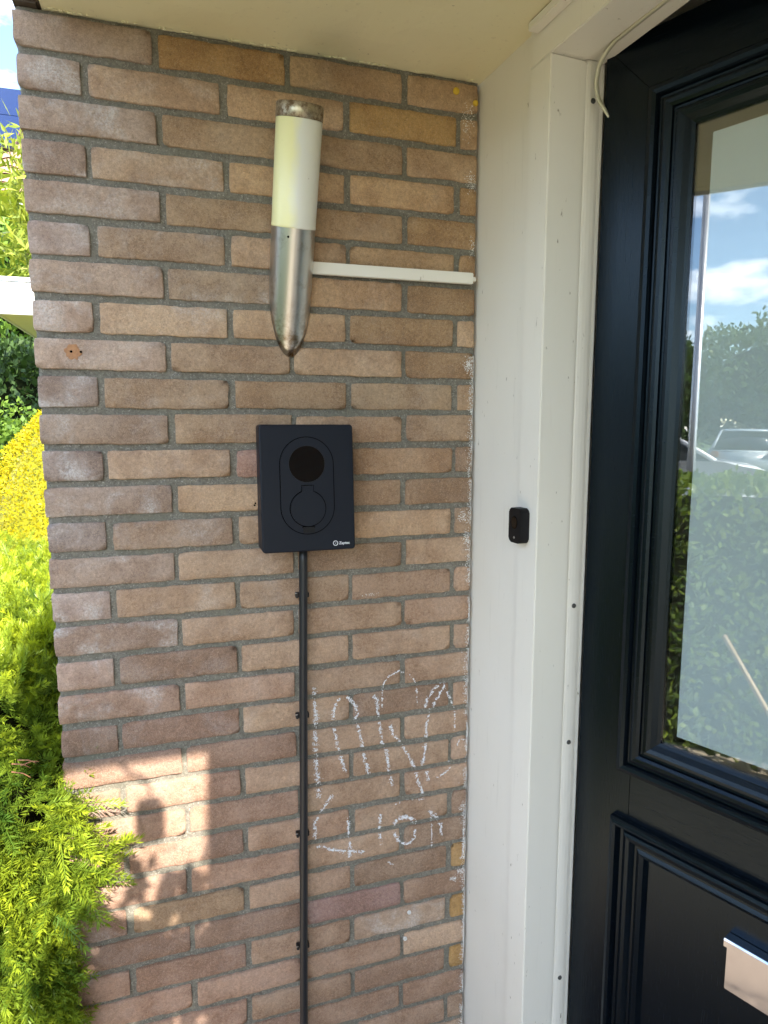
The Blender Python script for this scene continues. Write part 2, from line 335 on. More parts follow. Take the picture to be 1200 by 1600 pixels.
for k in range(0, 35):
    z0 = ZO-(k-10)*PI_; rnd = random.Random(900+k)
    if k % 2: spans = [(.004, HD)]+[(HD+i*MO+GA, HD+(i+1)*MO) for i in range(4)]
    else: spans = [(.003, MO-GA)]+[(i*MO, (i+1)*MO-GA) for i in range(1, 4)]
    for i, (a, b) in enumerate(spans):
        a += rnd.uniform(-.002, .002)*(i > 0); b += rnd.uniform(-.002, .002)
        b = min(b, W-.0005)
        if b-a < .015: continue
        dep = .205 if (k % 2 and i == 0) else .10
        h = BH+rnd.uniform(-.0012, .0014)
        me = brick_mesh(b-a, h, dep, k*10+i); me.materials.append(BRICK)
        o = bpy.data.objects.new('brick', me); COL.objects.link(o); o.parent = wall
        o.location = (a, rnd.uniform(-.0012, .0012), z0+rnd.uniform(-.0012, .0012)); o.rotation_euler = (rnd.uniform(-.012, .012), rnd.uniform(-.0035, .0035), rnd.uniform(-.006, .006))
        o.color = special.get((k, i), brick_colour(k, (a+b)/2, rnd)); nb_ += 1
# mortar face: a fine rough sheet a little behind the brick faces
nx, nzn = 150, 380; V = []; F = []
for j in range(nzn+1):
    for i in range(nx+1):
        x = .0065+(W-.0065)*i/nx; z = -.02+(ZO+.683+.02)*j/nzn
        y = .0046+.0016*nz(x*40, z*40)+.0013*nz(x*130, z*130, 4)+.0010*nz(x*300, z*300, 7)+.0012*nz(x*9, z*9, 2)
        if i == 0: y += .004
        V.append((x, y, z))
for j in range(nzn):
    for i in range(nx): a = j*(nx+1)+i; F.append((a, a+1, a+nx+2, a+nx+1))
b0 = len(V)
for i_, (x, z) in enumerate(((.0065, -.02), (W, -.02), (W, ZO+.683), (.0065, ZO+.683))): V += [(x, .2, z)]
# side and back closing
left = [j*(nx+1) for j in range(nzn+1)]
F.append(tuple(left)+(b0+3, b0)); F.append((b0, b0+3, b0+2, b0+1))
me = pyd(V, F); o = obj('mortar', me, MORTAR, wall, smooth=True)
# old fixings in the brickwork
def disc(r, n=14, h=.002, ir=0, jag=0):
    V = []; F = []
    for k in range(n):
        a = 2*math.pi*k/n; q = 1+random.uniform(-jag, jag)
        V += [(r*q*math.cos(a), 0, r*q*math.sin(a)), (r*q*.92*math.cos(a), -h, r*q*.92*math.sin(a)), (max(ir, 1e-4)*math.cos(a), -h if not ir else -h, max(ir, 1e-4)*math.sin(a)), (max(ir, 1e-4)*math.cos(a), .004, max(ir, 1e-4)*math.sin(a))]
    for k in range(n):
        p, q = 4*k, 4*((k+1) % n)
        for s in range(3): F.append((p+s, q+s, q+s+1, p+s+1))
    bm = bmesh.new(); m_ = pyd(V, F); bm.from_mesh(m_); bpy.data.meshes.remove(m_); return bm_me(bm)
for (x, z) in ((.668, -1.023), (.659, -1.084)): obj('wall_plug', disc(.0042, 16, .003, .0022), WHITE2, wall, (x, -.0005, z+ZO))
for (x, z, r_) in ((.754, .660, .0068), (.7945, .644, .0058)):
    bm = bmesh.new(); bmesh.ops.create_icosphere(bm, subdivisions=2, radius=r_)
    for v in bm.verts: v.co = Vector((v.co.x*(1+.12*nz(*(v.co*300))), v.co.y*.75, v.co.z*(1+.1*nz(*(v.co*200)))))
    obj('wall_plug', bm_me(bm, smooth=True), YELLOWPLUG, wall, (x, -.002, z+ZO))['label'] = 'yellow blob of a plug'
o = obj('drill_scar', disc(.013, 22, .0012, .0, .22), CRATER, wall, (.062, -.0012, .155+ZO)); o['label'] = 'orange chipped scar round old screw holes'
for dx, dz in ((-.003, 0), (.012, 0)): obj('screw_hole', disc(.0022, 10, .0012), GROOVE, wall, (.062+dx, -.0022, .155+ZO+dz))
for (x, z) in ((.3655, .0327-.115), (.3585, .0327-.125), (.357, -.096)): obj('screw_hole', disc(.0018, 8, .0012), GROOVE, wall, (x, -.0012, z+ZO-.02))
# ragged flakes: chalk and paint are thin crumbs lying on the brick
def flakes(pts, size, y=-.0022, jit=.0):
    V = []; F = []
    for (x, z) in pts:
        n = random.choice((3, 4, 5)); a0 = random.random()*6.3; b = len(V); s = size*random.uniform(.35, 1.15); yy = y-random.uniform(0, .0006)
        for k in range(n):
            a = a0+2*math.pi*k/n; q = s*random.uniform(.55, 1.2); V.append((x+q*math.cos(a), yy+random.uniform(-.0003, .0003), z+q*math.sin(a)))
        c_ = len(V); V.append((x, yy-.0004, z))
        for k in range(n): F.append((b+k, b+(k+1) % n, c_))
    return pyd(V, F)
def in_joint(x, z):
    k = math.floor((10*PI_+BH-z)/PI_); zz = z+(k-10)*PI_
    return zz > BH-.001 or zz < 0
ST = [[(0.464, -0.486), (0.467, -0.547), (0.465, -0.579), (0.466, -0.628), (0.469, -0.67), (0.471, -0.72)], [(0.502, -0.558), (0.506, -0.532), (0.513, -0.515), (0.535, -0.514), (0.549, -0.534), (0.553, -0.551), (0.549, -0.563), (0.559, -0.597), (0.567, -0.644), (0.577, -0.684)], [(0.504, -0.573), (0.51, -0.611), (0.518, -0.641), (0.528, -0.672)], [(0.586, -0.516), (0.595, -0.527), (0.598, -0.565), (0.603, -0.595), (0.606, -0.625), (0.615, -0.639), (0.621, -0.687), (0.629, -0.719)], [(0.606, -0.545), (0.606, -0.512), (0.61, -0.492), (0.621, -0.479), (0.642, -0.471), (0.652, -0.474)], [(0.621, -0.579), (0.631, -0.608), (0.651, -0.634), (0.668, -0.665), (0.679, -0.692), (0.688, -0.724), (0.697, -0.748), (0.697, -0.763)], [(0.667, -0.482), (0.68, -0.501), (0.684, -0.531), (0.684, -0.547)], [(0.7, -0.56), (0.706, -0.537), (0.723, -0.518), (0.74, -0.506), (0.749, -0.505)], [(0.719, -0.556), (0.73, -0.536), (0.743, -0.517), (0.747, -0.507)], [(0.743, -0.517), (0.759, -0.549), (0.768, -0.567), (0.77, -0.593), (0.769, -0.619)], [(0.713, -0.56), (0.704, -0.597), (0.705, -0.631), (0.7, -0.665), (0.696, -0.686)], [(0.705, -0.697), (0.71, -0.721)], [(0.636, -0.763), (0.655, -0.758), (0.697, -0.763)], [(0.776, -0.655), (0.78, -0.643), (0.796, -0.641)], [(0.73, -0.72), (0.756, -0.707), (0.763, -0.697), (0.756, -0.685)],
      [(0.499, -0.719), (0.474, -0.751), (0.462, -0.773), (0.462, -0.809)], [(0.467, -0.825), (0.5, -0.841), (0.532, -0.85), (0.566, -0.858)], [(0.532, -0.774), (0.533, -0.813), (0.536, -0.835), (0.534, -0.865)], [(0.604, -0.777), (0.6, -0.804), (0.6, -0.822), (0.604, -0.849)], [(0.632, -0.81), (0.64, -0.797), (0.664, -0.795), (0.682, -0.816)], [(0.64, -0.801), (0.664, -0.799), (0.675, -0.803)], [(0.632, -0.828), (0.645, -0.853), (0.665, -0.861), (0.678, -0.85), (0.681, -0.831)], [(0.713, -0.795), (0.726, -0.806), (0.74, -0.831), (0.742, -0.854)], [(0.716, -0.795), (0.719, -0.845), (0.719, -0.881)], [(0.617, -0.891), (0.63, -0.901)]]
THICK = {0: .0062, 7: .0045, 8: .0045, 19: .0055, 20: .0055, 22: .005, 4: .0022, 6: .0025, 9: .0028, 13: .002, 14: .0028, 12: .0032, 23: .0018, 24: .002}
d1 = thing('chalk_drawing', 'tall white chalk strokes and loops scribbled beside the black cable', 'chalk drawing', (.6, 0, ZO-.6))
d2 = thing('chalk_writing', 'row of white chalk characters below the tall chalk strokes', 'chalk writing', (.6, 0, ZO-.83))
for si, s in enumerate(ST):
    par = d1 if si < 15 else d2; wd = THICK.get(si, .0046); pts = []
    for (xa, za), (xb, zb) in zip(s, s[1:]):
        ln = math.hypot(xb-xa, zb-za); n = int(ln*wd*9e5)+2
        for _ in range(n):
            t = random.random(); x = xa+(xb-xa)*t+random.gauss(0, wd*.40); z = za+(zb-za)*t+random.gauss(0, wd*.36)
            if random.random() < (.90 if in_joint(x, z) else .0): continue
            if nz(x*160, z*160, si) < -.16: continue
            pts.append((x, z))
    me = flakes(pts, .00125); me.transform(Matrix.Translation((-par.location.x, 0, ZO-par.location.z)))
    obj('stroke', me, CHALK, par)
pts = []
for j in range(5200):
    z = random.uniform(-1.5, .17); d_ = abs(random.gauss(0, 1))*.0045*(1+1.0*nz(z*7, 3.)+.6*nz(z*30, 1))
    if nz(z*24, 7.) < -.12 and random.random() < .85: continue
    pts.append((W-.001-d_, z))
for (xa, za, rx, rz, n) in ((.775, .605, .010, .03, 110), (.785, .62, .008, .02, 60), (.787, .50, .010, .016, 170), (.792, .38, .006, .02, 60), (.789, .152, .012, .014, 240), (.79, -.20, .008, .012, 120), (.792, -.06, .004, .02, 60), (.78, -.155, .01, .012, 110), (.79, -.95, .012, .01, 140), (.773, -.965, .012, .006, 90), (.7945, -.86, .003, .03, 160), (.794, -.90, .003, .025, 140), (.58, -.305, .02, .004, 30), (.79, -.80, .008, .01, 50)):
    for _ in range(n): pts.append((min(W-.001, xa+random.gauss(0, rx*.5)), za+random.gauss(0, rz*.5)))
me = flakes(pts, .0011); me.transform(Matrix.Translation((0, 0, ZO))); o = obj('paint_smear', me, PAINTSMEAR, wall); o['label'] = 'ragged white paint along the brick edge'
# ------------------------------------------------------------------ porch canopy
CF = 0; CY = 1.672; SZ = ZO+.684
can = thing('porch_canopy', 'cream painted porch ceiling over the brick wall and door', 'canopy', (0, 0, SZ))
bm = bmesh.new()
NXs, NYs = 40, 60
sv = [[bm.verts.new((.045+(1.0-.045)*i/NXs, .012-(CY+.012)*j/NYs, .0012*nz(i*.6, j*.5)+(.0012*nz(i*2.3, 9) if j == 0 else 0))) for j in range(NYs+1)] for i in range(NXs+1)]
for i in range(NXs):
    for j in range(NYs): bm.faces.new((sv[i][j], sv[i+1][j], sv[i+1][j+1], sv[i][j+1]))
geo = bmesh.ops.extrude_face_region(bm, geom=bm.faces[:])
for v in [e for e in geo['geom'] if isinstance(e, bmesh.types.BMVert)]: v.co.z += .02
obj('soffit_board', bm_me(bm), CREAM, can)
obj('roof_deck', box(.005, .98, -CY, .21, .022, .14, .004), WHITE2, can)
obj('front_fascia', box(-.018, .0045, -CY-.02, -.155, -.005, .16, .004), WHITE2, can)
obj('front_soffit', box(.0046, .043, -CY, -.155, .0005, .02, .002), CREAM, can)
obj('side_fascia', box(.0046, .98, -CY-.02, -CY, -.005, .16, .004), WHITE2, can)
pts = []
for _ in range(900):
    x = random.uniform(.05, .79)
    if nz(x*18, 2.) < -.05 or nz(x*70, 5.) < -.2: continue
    pts.append((x, -.0005-abs(random.gauss(0, .0016))))
me = flakes(pts, .0016, -.0035); obj('paint_flakes', me, CREAM, can)['kind'] = 'stuff'
# crumbling corner where the ceiling meets the end of the wall
obj('corner_block', box(.004, .0425, -.012, .2, .0, .021, .004), BARK, can)
# ------------------------------------------------------------------ eaves of the house going on past the porch
ev = thing('house_eaves', 'white boarded eaves of the house going on past the porch, behind the viewer', 'eaves', (0, -CY-.021, SZ))
obj('soffit_board', box(.337, .983, -6, 0, .0, .02), CREAM, ev)
obj('fascia', box(.317, .3365, -6, 0, -.005, .16, .004), WHITE2, ev)
obj('roof_deck', box(.337, .983, -6, 0, .021, .15), WHITE2, ev)
# ------------------------------------------------------------------ facade frame; local x runs along the facade to the right, y goes inward
PHI = R(4); THT = R(22); SA = .234; DEP = .112
frame = thing('door_frame', 'white painted timber door frame and side board between brick wall and black door', 'door frame', (W, 0, 0), -(math.pi/2-PHI))
FH = ZO+.6245
obj('side_board', box(-.03, .1745, .007, .05, -.01, SZ+.01, .0015), WHITE, frame)
def jamb(x0, x1, flip=False):
    s = 1 if not flip else -1
    poly = [(0, 0), (.060, 0), (.060, .068), (.055, .070), (.055, .1115), (.03, .1115), (0, .1115)]
    poly = [(x0+px, py) if not flip else (x1-px, py) for px, py in poly]
    return poly
obj('jamb', extr(jamb(SA-.0592, SA), 'z', -.01, FH-.0006, .0016), WHITE, frame)
obj('jamb', extr(jamb(1.14, 1.20, True), 'z', -.01, FH-.0006, .0016), WHITE, frame)
obj('side_board', box(1.202, 1.64, .003, .05, -.01, SZ+.01, .0015), WHITE, frame)
# header: front face, underside and set-back stop, mitred ends suggested by a hairline joint
hp = [(0, FH), (.068, FH), (.070, FH+.005), (.1115, FH+.005), (.1115, SZ-.001), (0, SZ-.001)]
obj('header', extr(hp, 'x', SA-.0590, 1.20, .0016), WHITE, frame)
obj('batten', box(.197, 1.7, -.020, -.0005, ZO+.669, SZ-.0015, .0015), WHITE, frame)
# bullnose stop with screws
def stop_profile(flip=0):
    pr = [(SA-.0055, .0712), (SA-.0048, .0722)]
    for k in range(7): a = math.pi*k/6; pr.append((SA-.0045+.0035*math.sin(a), .088-.0145*math.cos(a)))
    pr += [(SA-.0055, .1112)]
    return pr
obj('stop_bead', extr(stop_profile(), 'z', -.005, FH+.004), WHITE, frame)
for z in (.5662, -.2952, -.5587, -1.05):
    q = lathe([(.0001, .0014), (.0018, .0013), (.0022, .0024), (.0040, .0018), (.0045, 0)], 14)
    s = obj('screw', q, SCREW, frame, (SA-.0013, .0865, z+ZO)); s.rotation_euler = (0, R(90), 0)
# loose weather seal hanging from the header
ctrl = [(.70, .080, .6295), (.55, .080, .6295), (.45, .080, .6295), (.39, .0785, .629), (.3457, .078, .6285), (.305, .078, .6275), (.2903, .078, .6265), (.2714, .078, .620), (.257, .078, .6085), (.2525, .078, .595), (.251, .078, .5824), (.254, .078, .567), (.2607, .078, .5531), (.270, .080, .538), (.2779, .083, .5225)]
def ribbon(c, w_, th):
    V = []; F = []
    # densify
    P_ = [Vector(p) for p in c]; Q = []
    for i in range(len(P_)-1):
        p0 = P_[max(i-1, 0)]; p1 = P_[i]; p2 = P_[i+1]; p3 = P_[min(i+2, len(P_)-1)]
        for t in (0, .25, .5, .75):
            Q.append(.5*((2*p1)+(-p0+p2)*t+(2*p0-5*p1+4*p2-p3)*t*t+(-p0+3*p1-3*p2+p3)*t**3))
    Q.append(P_[-1])
    for i, p in enumerate(Q):
        t = (Q[min(i+1, len(Q)-1)]-Q[max(i-1, 0)]).normalized(); b = Vector((0, 1, 0)); nn = t.cross(b).normalized()
        tp = 1 if i < len(Q)-4 else (len(Q)-i)/5
        for sb, sn in ((-1, -1), (1, -1), (1, 1), (-1, 1)): V.append(p+b*sb*w_*tp/2+nn*sn*th/2)
    for i in range(len(Q)-1):
        for k in range(4): F.append((4*i+k, 4*i+(k+1) % 4, 4*i+4+(k+1) % 4, 4*i+4+k))
    F += [(0, 1, 2, 3), (4*len(Q)-1, 4*len(Q)-2, 4*len(Q)-3, 4*len(Q)-4)]
    bm = bmesh.new(); m_ = pyd([tuple(v) for v in V], F); bm.from_mesh(m_); bpy.data.meshes.remove(m_); return bm_me(bm)
me = ribbon([(a, b, z_+ZO) for a, b, z_ in ctrl], .007, .0024); o = obj('weather_seal', me, SEAL, frame, smooth=True); o['label'] = 'loose cream rubber seal dangling from the frame'
# ------------------------------------------------------------------ front door, ajar; local x across the door, y inward
hx = W+math.sin(PHI)*SA+math.cos(PHI)*.103; hy = -math.cos(PHI)*SA+math.sin(PHI)*.103
door = thing('front_door', 'black panelled front door standing ajar with glass pane and letterbox', 'door', (hx, hy, 0), -(math.pi/2-THT))
DW = .885; T0, T1 = 0., .052
zt = ZO+.645; zb = .02
a_ = .088
obj('stile', prism([(.007, zb), (.1108, zb), (.1108, ZO-.53), (a_+.04, ZO-.53), (a_+.04, ZO+.515), (a_, ZO+.555), (.007, zt-.0)], T0, T1, .0006), DOORP, door)
obj('stile', prism([(DW-.007, zb), (DW-.1108, zb), (DW-.1108, ZO-.53), (DW-a_-.04, ZO-.53), (DW-a_-.04, ZO+.515), (DW-a_, ZO+.555), (DW-.007, zt-.0)][::-1], T0, T1, .0006), DOORP, door)
obj('top_rail', prism([(.0078, zt), (a_+.0006, ZO+.5556), (a_+.0406, ZO+.5156), (DW-a_-.0406, ZO+.5156), (DW-a_-.0006, ZO+.5556), (DW-.0078, zt)], T0+.0003, T1, .0006), DOORR, door)
obj('lock_rail', box(.1116, DW-.1116, T0+.0006, T1, ZO-.70, ZO-.53, .0006), DOORR, door)
obj('bottom_rail', box(.1116, DW-.1116, T0+.0006, T1, zb, .16, .0006), DOORR, door)
obj('lower_panel', box(.105, DW-.105, .010, T1-.004, .14, ZO-.68), DOORP, door)
# glazing moulding: a stepped, raised profile
prof = [(0, .002), (.0005, -.008), (.004, -.0125), (.010, -.014), (.016, -.0125), (.0185, -.008), (.0195, -.0035), (.0225, -.003), (.0245, -.0075), (.030, -.0095), (.036, -.009), (.0405, -.006), (.0415, -.001), (.0445, -.0005), (.047, -.0035), (.052, -.004), (.058, -.001), (.066, .006), (.071, .009), (.071, .02)]
obj('glazing_moulding', sweep_rect(a_, DW-a_, ZO-.576, ZO+.556, prof), DOORR, door)
prof2 = [(0, .002), (.0004, -.012), (.003, -.0165), (.008, -.018), (.013, -.016), (.0155, -.010), (.0175, -.004), (.022, -.003), (.0245, -.0065), (.030, -.0085), (.036, -.0075), (.040, -.003), (.043, .001), (.047, .0008), (.053, -.002), (.060, .001), (.066, .010)]
obj('panel_moulding', sweep_rect(.084, DW-.084, .12, ZO-.662, prof2), DOORR, door)
GX0, GX1, GZ0, GZ1 = .150, DW-.150, ZO-.517, ZO+.502
obj('glass_pane', box(GX0, GX1, .0125, .0165, GZ0, GZ1), GLASS, door)
obj('frosted_film', box(.182, DW-.182, .0175, .0183, ZO-.487, ZO+.467), FILM, door)
LX0, LX1, LZ0, LZ1 = .294, .585, ZO-.862, ZO-.776
plate = obj('letterbox', box(LX0, LX1, -.008, .0095, LZ0, LZ1, .0012), CHROME, door)
obj('lip', extr([(-.0088, LZ1-.012), (-.011, LZ1-.012), (-.011, LZ1-.001), (-.0095, LZ1+.0015), (.009, LZ1+.0015), (.009, LZ1-.0008), (-.0088, LZ1-.0008)], 'x', LX0-.004, LX1+.004, .0004), CHROME, plate)
# ------------------------------------------------------------------ hallway behind and house shell
hall = thing('hallway', 'plain plastered hallway behind the open front door', 'hallway', (0, 0, 0))
obj('side_wall', box(.95, 4.5, -.16, -.06, 0, 2.45), PLASTER, hall)
obj('side_wall', box(.95, 4.5, -1.5, -1.4, 0, 2.45), PLASTER, hall)
obj('end_wall', box(4.5, 4.6, -1.5, -.06, 0, 2.45), PLASTER, hall)
obj('ceiling', box(.97, 4.6, -1.5, -.06, 2.45, 2.55), PLASTER, hall)
obj('floor', box(.86, 4.6, -1.5, -.06, -.05, .008), HFLOOR, hall)
hs = thing('house', 'brick house to which the porch belongs', 'house')
obj('wall', box(.985, 1.10, -8, 4.2, 2.40, 5.2), HBRICK, hs)
obj('wall', box(.985, 1.10, -8, -1.75, -.01, 2.395), HBRICK, hs)
obj('wall', box(.865, 1.10, .215, 4.2, -.01, 2.395), HBRICK, hs)
obj('lintel', box(.925, .985, -1.72, .2, SZ+.002, 2.75), HBRICK, hs)
obj('roof', extr([(-8.2, 5.2), (-8.2, 5.35), (4.4, 5.35), (4.4, 5.2)], 'x', .70, 6), TILE, hs)
# ------------------------------------------------------------------ doorbell
bell = thing('doorbell', 'small black wireless doorbell button on the white door frame', 'doorbell', (W, 0, 0), -(math.pi/2-PHI))
def rrect(x0, x1, z0, z1, r, n=6):
    out = []
    for cx, cz, a0 in ((x1-r, z0+r, -90), (x1-r, z1-r, 0), (x0+r, z1-r, 90), (x0+r, z0+r, 180)):
        for k in range(n+1): a = R(a0+90*k/n); out.append((cx+r*math.cos(a), cz+r*math.sin(a)))
    return out
obj('casing', prism(rrect(.174, .212, ZO-.178, ZO-.115, .008), -.019, -.0002, .0012), CHARGSIDE, bell, smooth=False)
obj('button', prism([(.193+.0095*math.cos(2*math.pi*k/28), ZO-.141+.0115*math.sin(2*math.pi*k/28)) for k in range(28)], -.0202, -.0188, .0004), LENS, bell)
obj('emblem', prism([(.193, ZO-.1655), (.1957, ZO-.1682), (.193, ZO-.1709), (.1903, ZO-.1682)], -.01945, -.0188), ALU, bell)
# ------------------------------------------------------------------ wall lamp
LR = .0385; TLT = R(18)
ax = Vector((.022, -math.sin(TLT), math.cos(TLT))).normalized(); nr = Vector((0, -math.cos(TLT), -math.sin(TLT)))
tip = Vector((.4285, -.002, .157+ZO)); base = tip-nr*LR
lamp = thing('wall_lamp', 'stainless steel tube wall lamp with white shade painted with yellow hedge bounce, its end cut slanting against the bricks', 'wall lamp', tuple(base))
zax = ax; yax = -(nr-ax*nr.dot(ax)).normalized(); xax = yax.cross(zax); lamp.rotation_euler = Matrix((xax, yax, zax)).transposed().to_euler()
def lamp_local_cut(n=48, l1=.222):
    V = []; F = []
    rows = 12
    for k in range(n):
        a = 2*math.pi*k/n; dirv = xax*math.cos(a)+yax*math.sin(a)
        # along the generator find where it meets the wall plane y = -.002
        p0 = base+dirv*LR; t = (-.002-p0.y)/ax.y
        t = min(max(t, -.01), l1-.001)
        for j in range(rows+1): V.append((LR*math.cos(a), LR*math.sin(a), t+(l1-t)*j/rows))
    for k in range(n):
        for j in range(rows): p, q = k*(rows+1)+j, ((k+1) % n)*(rows+1)+j; F.append((p, q, q+1, p+1))
    F.append(tuple(k*(rows+1) for k in range(n))[::-1])
    return pyd(V, F)
obj('tube', lamp_local_cut(), STEEL, lamp, smooth=True)
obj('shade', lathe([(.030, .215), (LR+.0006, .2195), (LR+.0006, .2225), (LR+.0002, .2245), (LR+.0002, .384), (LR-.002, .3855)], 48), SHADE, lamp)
obj('cap', lathe([(LR-.002, .3845), (LR+.0004, .385), (LR+.0008, .386), (LR+.0008, .4055), (LR-.001, .4075), (LR-.005, .4075), (LR-.0065, .4035), (.012, .4045), (.0001, .405)], 48), CAPM, lamp)
obj('set_screw', lathe([(.0001, .0016), (.0016, .0014), (.002, 0)], 10), GROOVE, lamp, (LR*math.cos(R(-112)), LR*math.sin(R(-112)), .205)).rotation_euler = (R(90), 0, R(-22))
cd = thing('cable_duct', 'slim white cable duct running from wall lamp to door frame', 'cable duct', (.47, 0, ZO+.318))
obj('cover', prism([(0, -.0115), (.3215, -.0105), (.3215, .0105), (0, .0095)], -.0125, -.0015, .0012), CONDUIT, cd)
obj('base_strip', prism([(0, -.0065), (.323, -.0055), (.323, .0055), (0, .0045)], -.0014, .0016), CONDUIT, cd)
obj('end_plug', box(.3215, .330, -.007, -.0016, -.004, .004, .0008), CONDUIT, cd)
# ------------------------------------------------------------------ car charger
ch = thing('car_charger', 'black wall box car charger on the brick wall with round window and socket flap', 'car charger', (.449, 0, ZO-.082))
HX, Z1c, Z0c = .0865, .1155, -.116           # half width, top, bottom about the centre
YT, YB = -.044, -.060                        # front face leans: deeper at the foot
bm = bmesh.new()
outline = rrect(-HX, HX, Z0c, Z1c, .006, 5)
yf = lambda z: YT+(YB-YT)*(Z1c-z)/(Z1c-Z0c)
rings = []
for ins, dy in ((0, None), (0, .0022), (.0007, .0007), (.0022, 0)):
    rr = []
    for x, z in outline:
        x_, z_ = x*(1-ins/HX), z*(1-ins/Z1c)
        rr.append(bm.verts.new((x_, -.003 if dy is None else yf(z_)+dy, z_)))
    rings.append(rr)
for A, B in zip(rings, rings[1:]):
    for k in range(len(A)): bm.faces.new((A[k], A[(k+1) % len(A)], B[(k+1) % len(A)], B[k]))
bm.faces.new(rings[-1]); bm.faces.new(rings[0][::-1])
obj('housing', bm_me(bm), CHARGER, ch)
def on_face(poly, lo, hi):
    bm = bmesh.new(); a = [bm.verts.new((x, yf(z)-lo, z)) for x, z in poly]; b = [bm.verts.new((x, yf(z)-hi, z)) for x, z in poly]; n = len(poly)
    bm.faces.new(a); bm.faces.new(b[::-1])
    for i in range(n): bm.faces.new((a[i], b[i], b[(i+1) % n], a[(i+1) % n]))
    return bm_me(bm)
def ring_face(po, pi, hi):
    n = len(po); V = [(x, yf(z)-hi, z) for x, z in po]+[(x, yf(z)-hi, z) for x, z in pi]+[(x, yf(z)+.001, z) for x, z in po]+[(x, yf(z)+.001, z) for x, z in pi]; F = []
    for i in range(n):
        j = (i+1) % n; F += [(i, j, n+j, n+i), (i, 2*n+i, 2*n+j, j), (n+i, n+j, 3*n+j, 3*n+i)]
    bm = bmesh.new(); m_ = pyd(V, F); bm.from_mesh(m_); bpy.data.meshes.remove(m_); return bm_me(bm)
def stad(cx, cz, r, hl, n=24):
    return [(cx+r*math.cos(math.pi*k/n), cz+hl+r*math.sin(math.pi*k/n)) for k in range(n+1)]+[(cx-r*math.cos(math.pi*k/n), cz-hl-r*math.sin(math.pi*k/n)) for k in range(n+1)]
def circ(cx, cz, r, n=40): return [(cx+r*math.cos(2*math.pi*k/n), cz+r*math.sin(2*math.pi*k/n)) for k in range(n)]
cx, cz = -.0015, .0045
obj('seam', ring_face(stad(cx, cz, .0503, .0390), stad(cx, cz, .0488, .0390), .0003), GROOVE, ch)
obj('inlay', on_face(stad(cx, cz, .0488, .0390), -.001, .0012), CHARGER, ch)
obj('window', on_face(circ(cx, .044, .0328), .0, .0014), LENS, ch)
obj('window_rim', ring_face(circ(cx, .044, .0336), circ(cx, .044, .0328), .0019), CHARGSIDE, ch)
fl = obj('socket_flap', on_face(circ(cx, -.037, .0322), .0, .0034), CHARGER, ch)
obj('seam', ring_face(circ(cx, -.037, .0338), circ(cx, -.037, .0322), .0014), GROOVE, ch)
obj('hinge_tab', on_face([(cx-.0105, -.008), (cx+.0105, -.008), (cx+.0105, .0045), (cx-.0105, .0045)], .0, .0032), CHARGER, fl)
obj('seam', ring_face([(cx-.0116, -.007), (cx+.0116, -.007), (cx+.0116, .0058), (cx-.0116, .0058)], [(cx-.0104, -.007), (cx+.0104, -.007), (cx+.0104, .0045), (cx-.0104, .0045)], .0018), GROOVE, fl)
obj('latch', on_face([(cx-.0105, -.081), (cx+.0105, -.081), (cx+.0105, -.0705), (cx-.0105, -.0705)], .0, .0046), CHARGSIDE, fl)
obj('latch_gap', on_face([(cx-.0112, -.0725), (cx+.0112, -.0725), (cx+.0112, -.0695), (cx-.0112, -.0695)], .0, .0036), GROOVE, fl)
lg = obj('emblem', ring_face(circ(.0487, -.1035, .0048, 24), circ(.0487, -.1035, .0037, 24), .0006), INK, ch)
obj('bolt_mark', on_face([(.0477, -.1050), (.0492, -.1033), (.0488, -.1020), (.0499, -.1022), (.0484, -.1052)], .0, .0006), INK, ch)
def text_mesh(body, size):
    cu = bpy.data.curves.new('t', 'FONT'); cu.body = body; cu.size = size; cu.extrude = .00015; cu.resolution_u = 3; cu.offset = .00012
    t = bpy.data.objects.new('t', cu); COL.objects.link(t); bpy.context.view_layer.update()
    me = bpy.data.meshes.new_from_object(t.evaluated_get(bpy.context.evaluated_depsgraph_get())); bpy.data.objects.remove(t); return me
tm = text_mesh('Zaptec', .0072); o = obj('lettering', tm, INK, ch, (.0552, yf(-.1055)-.0003, -.1060)); o.rotation_euler = (R(90)+math.atan((YB-YT)/(Z1c-Z0c))*-1, 0, 0)
# ------------------------------------------------------------------ charging cable with clips
cb_ = thing('supply_cable', 'black cable running down the bricks from the charger, held by clips', 'cable', (.443, 0, 0))
cp = []
for i in range(40):
    z = ZO-.19-(ZO-.19)*i/39; x = .0005-.0132*((ZO-.25-z)/.94) + .0008*nz(z*3, 1)
    cp.append((x, -.0175+.0008*nz(z*4, 5), z))
obj('jacket', tube(cp, .0082, 16), CABLE, cb_)
for z in (-.292, -.536, -.787, -1.036, -1.29):
    x = .0005-.0132*((-.25-z)/.94)
    def clip_poly():
        # collar seen end on (x,y): open ring with two lugs
        return [(-.0135, -.001), (-.0135, -.0135), (-.0085, -.0135), (-.0085, -.0075), (.0085, -.0075), (.0085, -.0135), (.0125, -.0135), (.0125, -.001)]
    c_ = obj('clip', extr([(x+a, b) for a, b in clip_poly()], 'z', z+ZO-.0052, z+ZO+.0042, .0009), BLACK, cb_)
    obj('nail_head', extr([(x-.0128+.0026*math.cos(k), -.0146+.0012*math.sin(k)) for k in [2*math.pi*i/8 for i in range(8)]], 'z', z+ZO+.0044, z+ZO+.0052), ALU, c_)
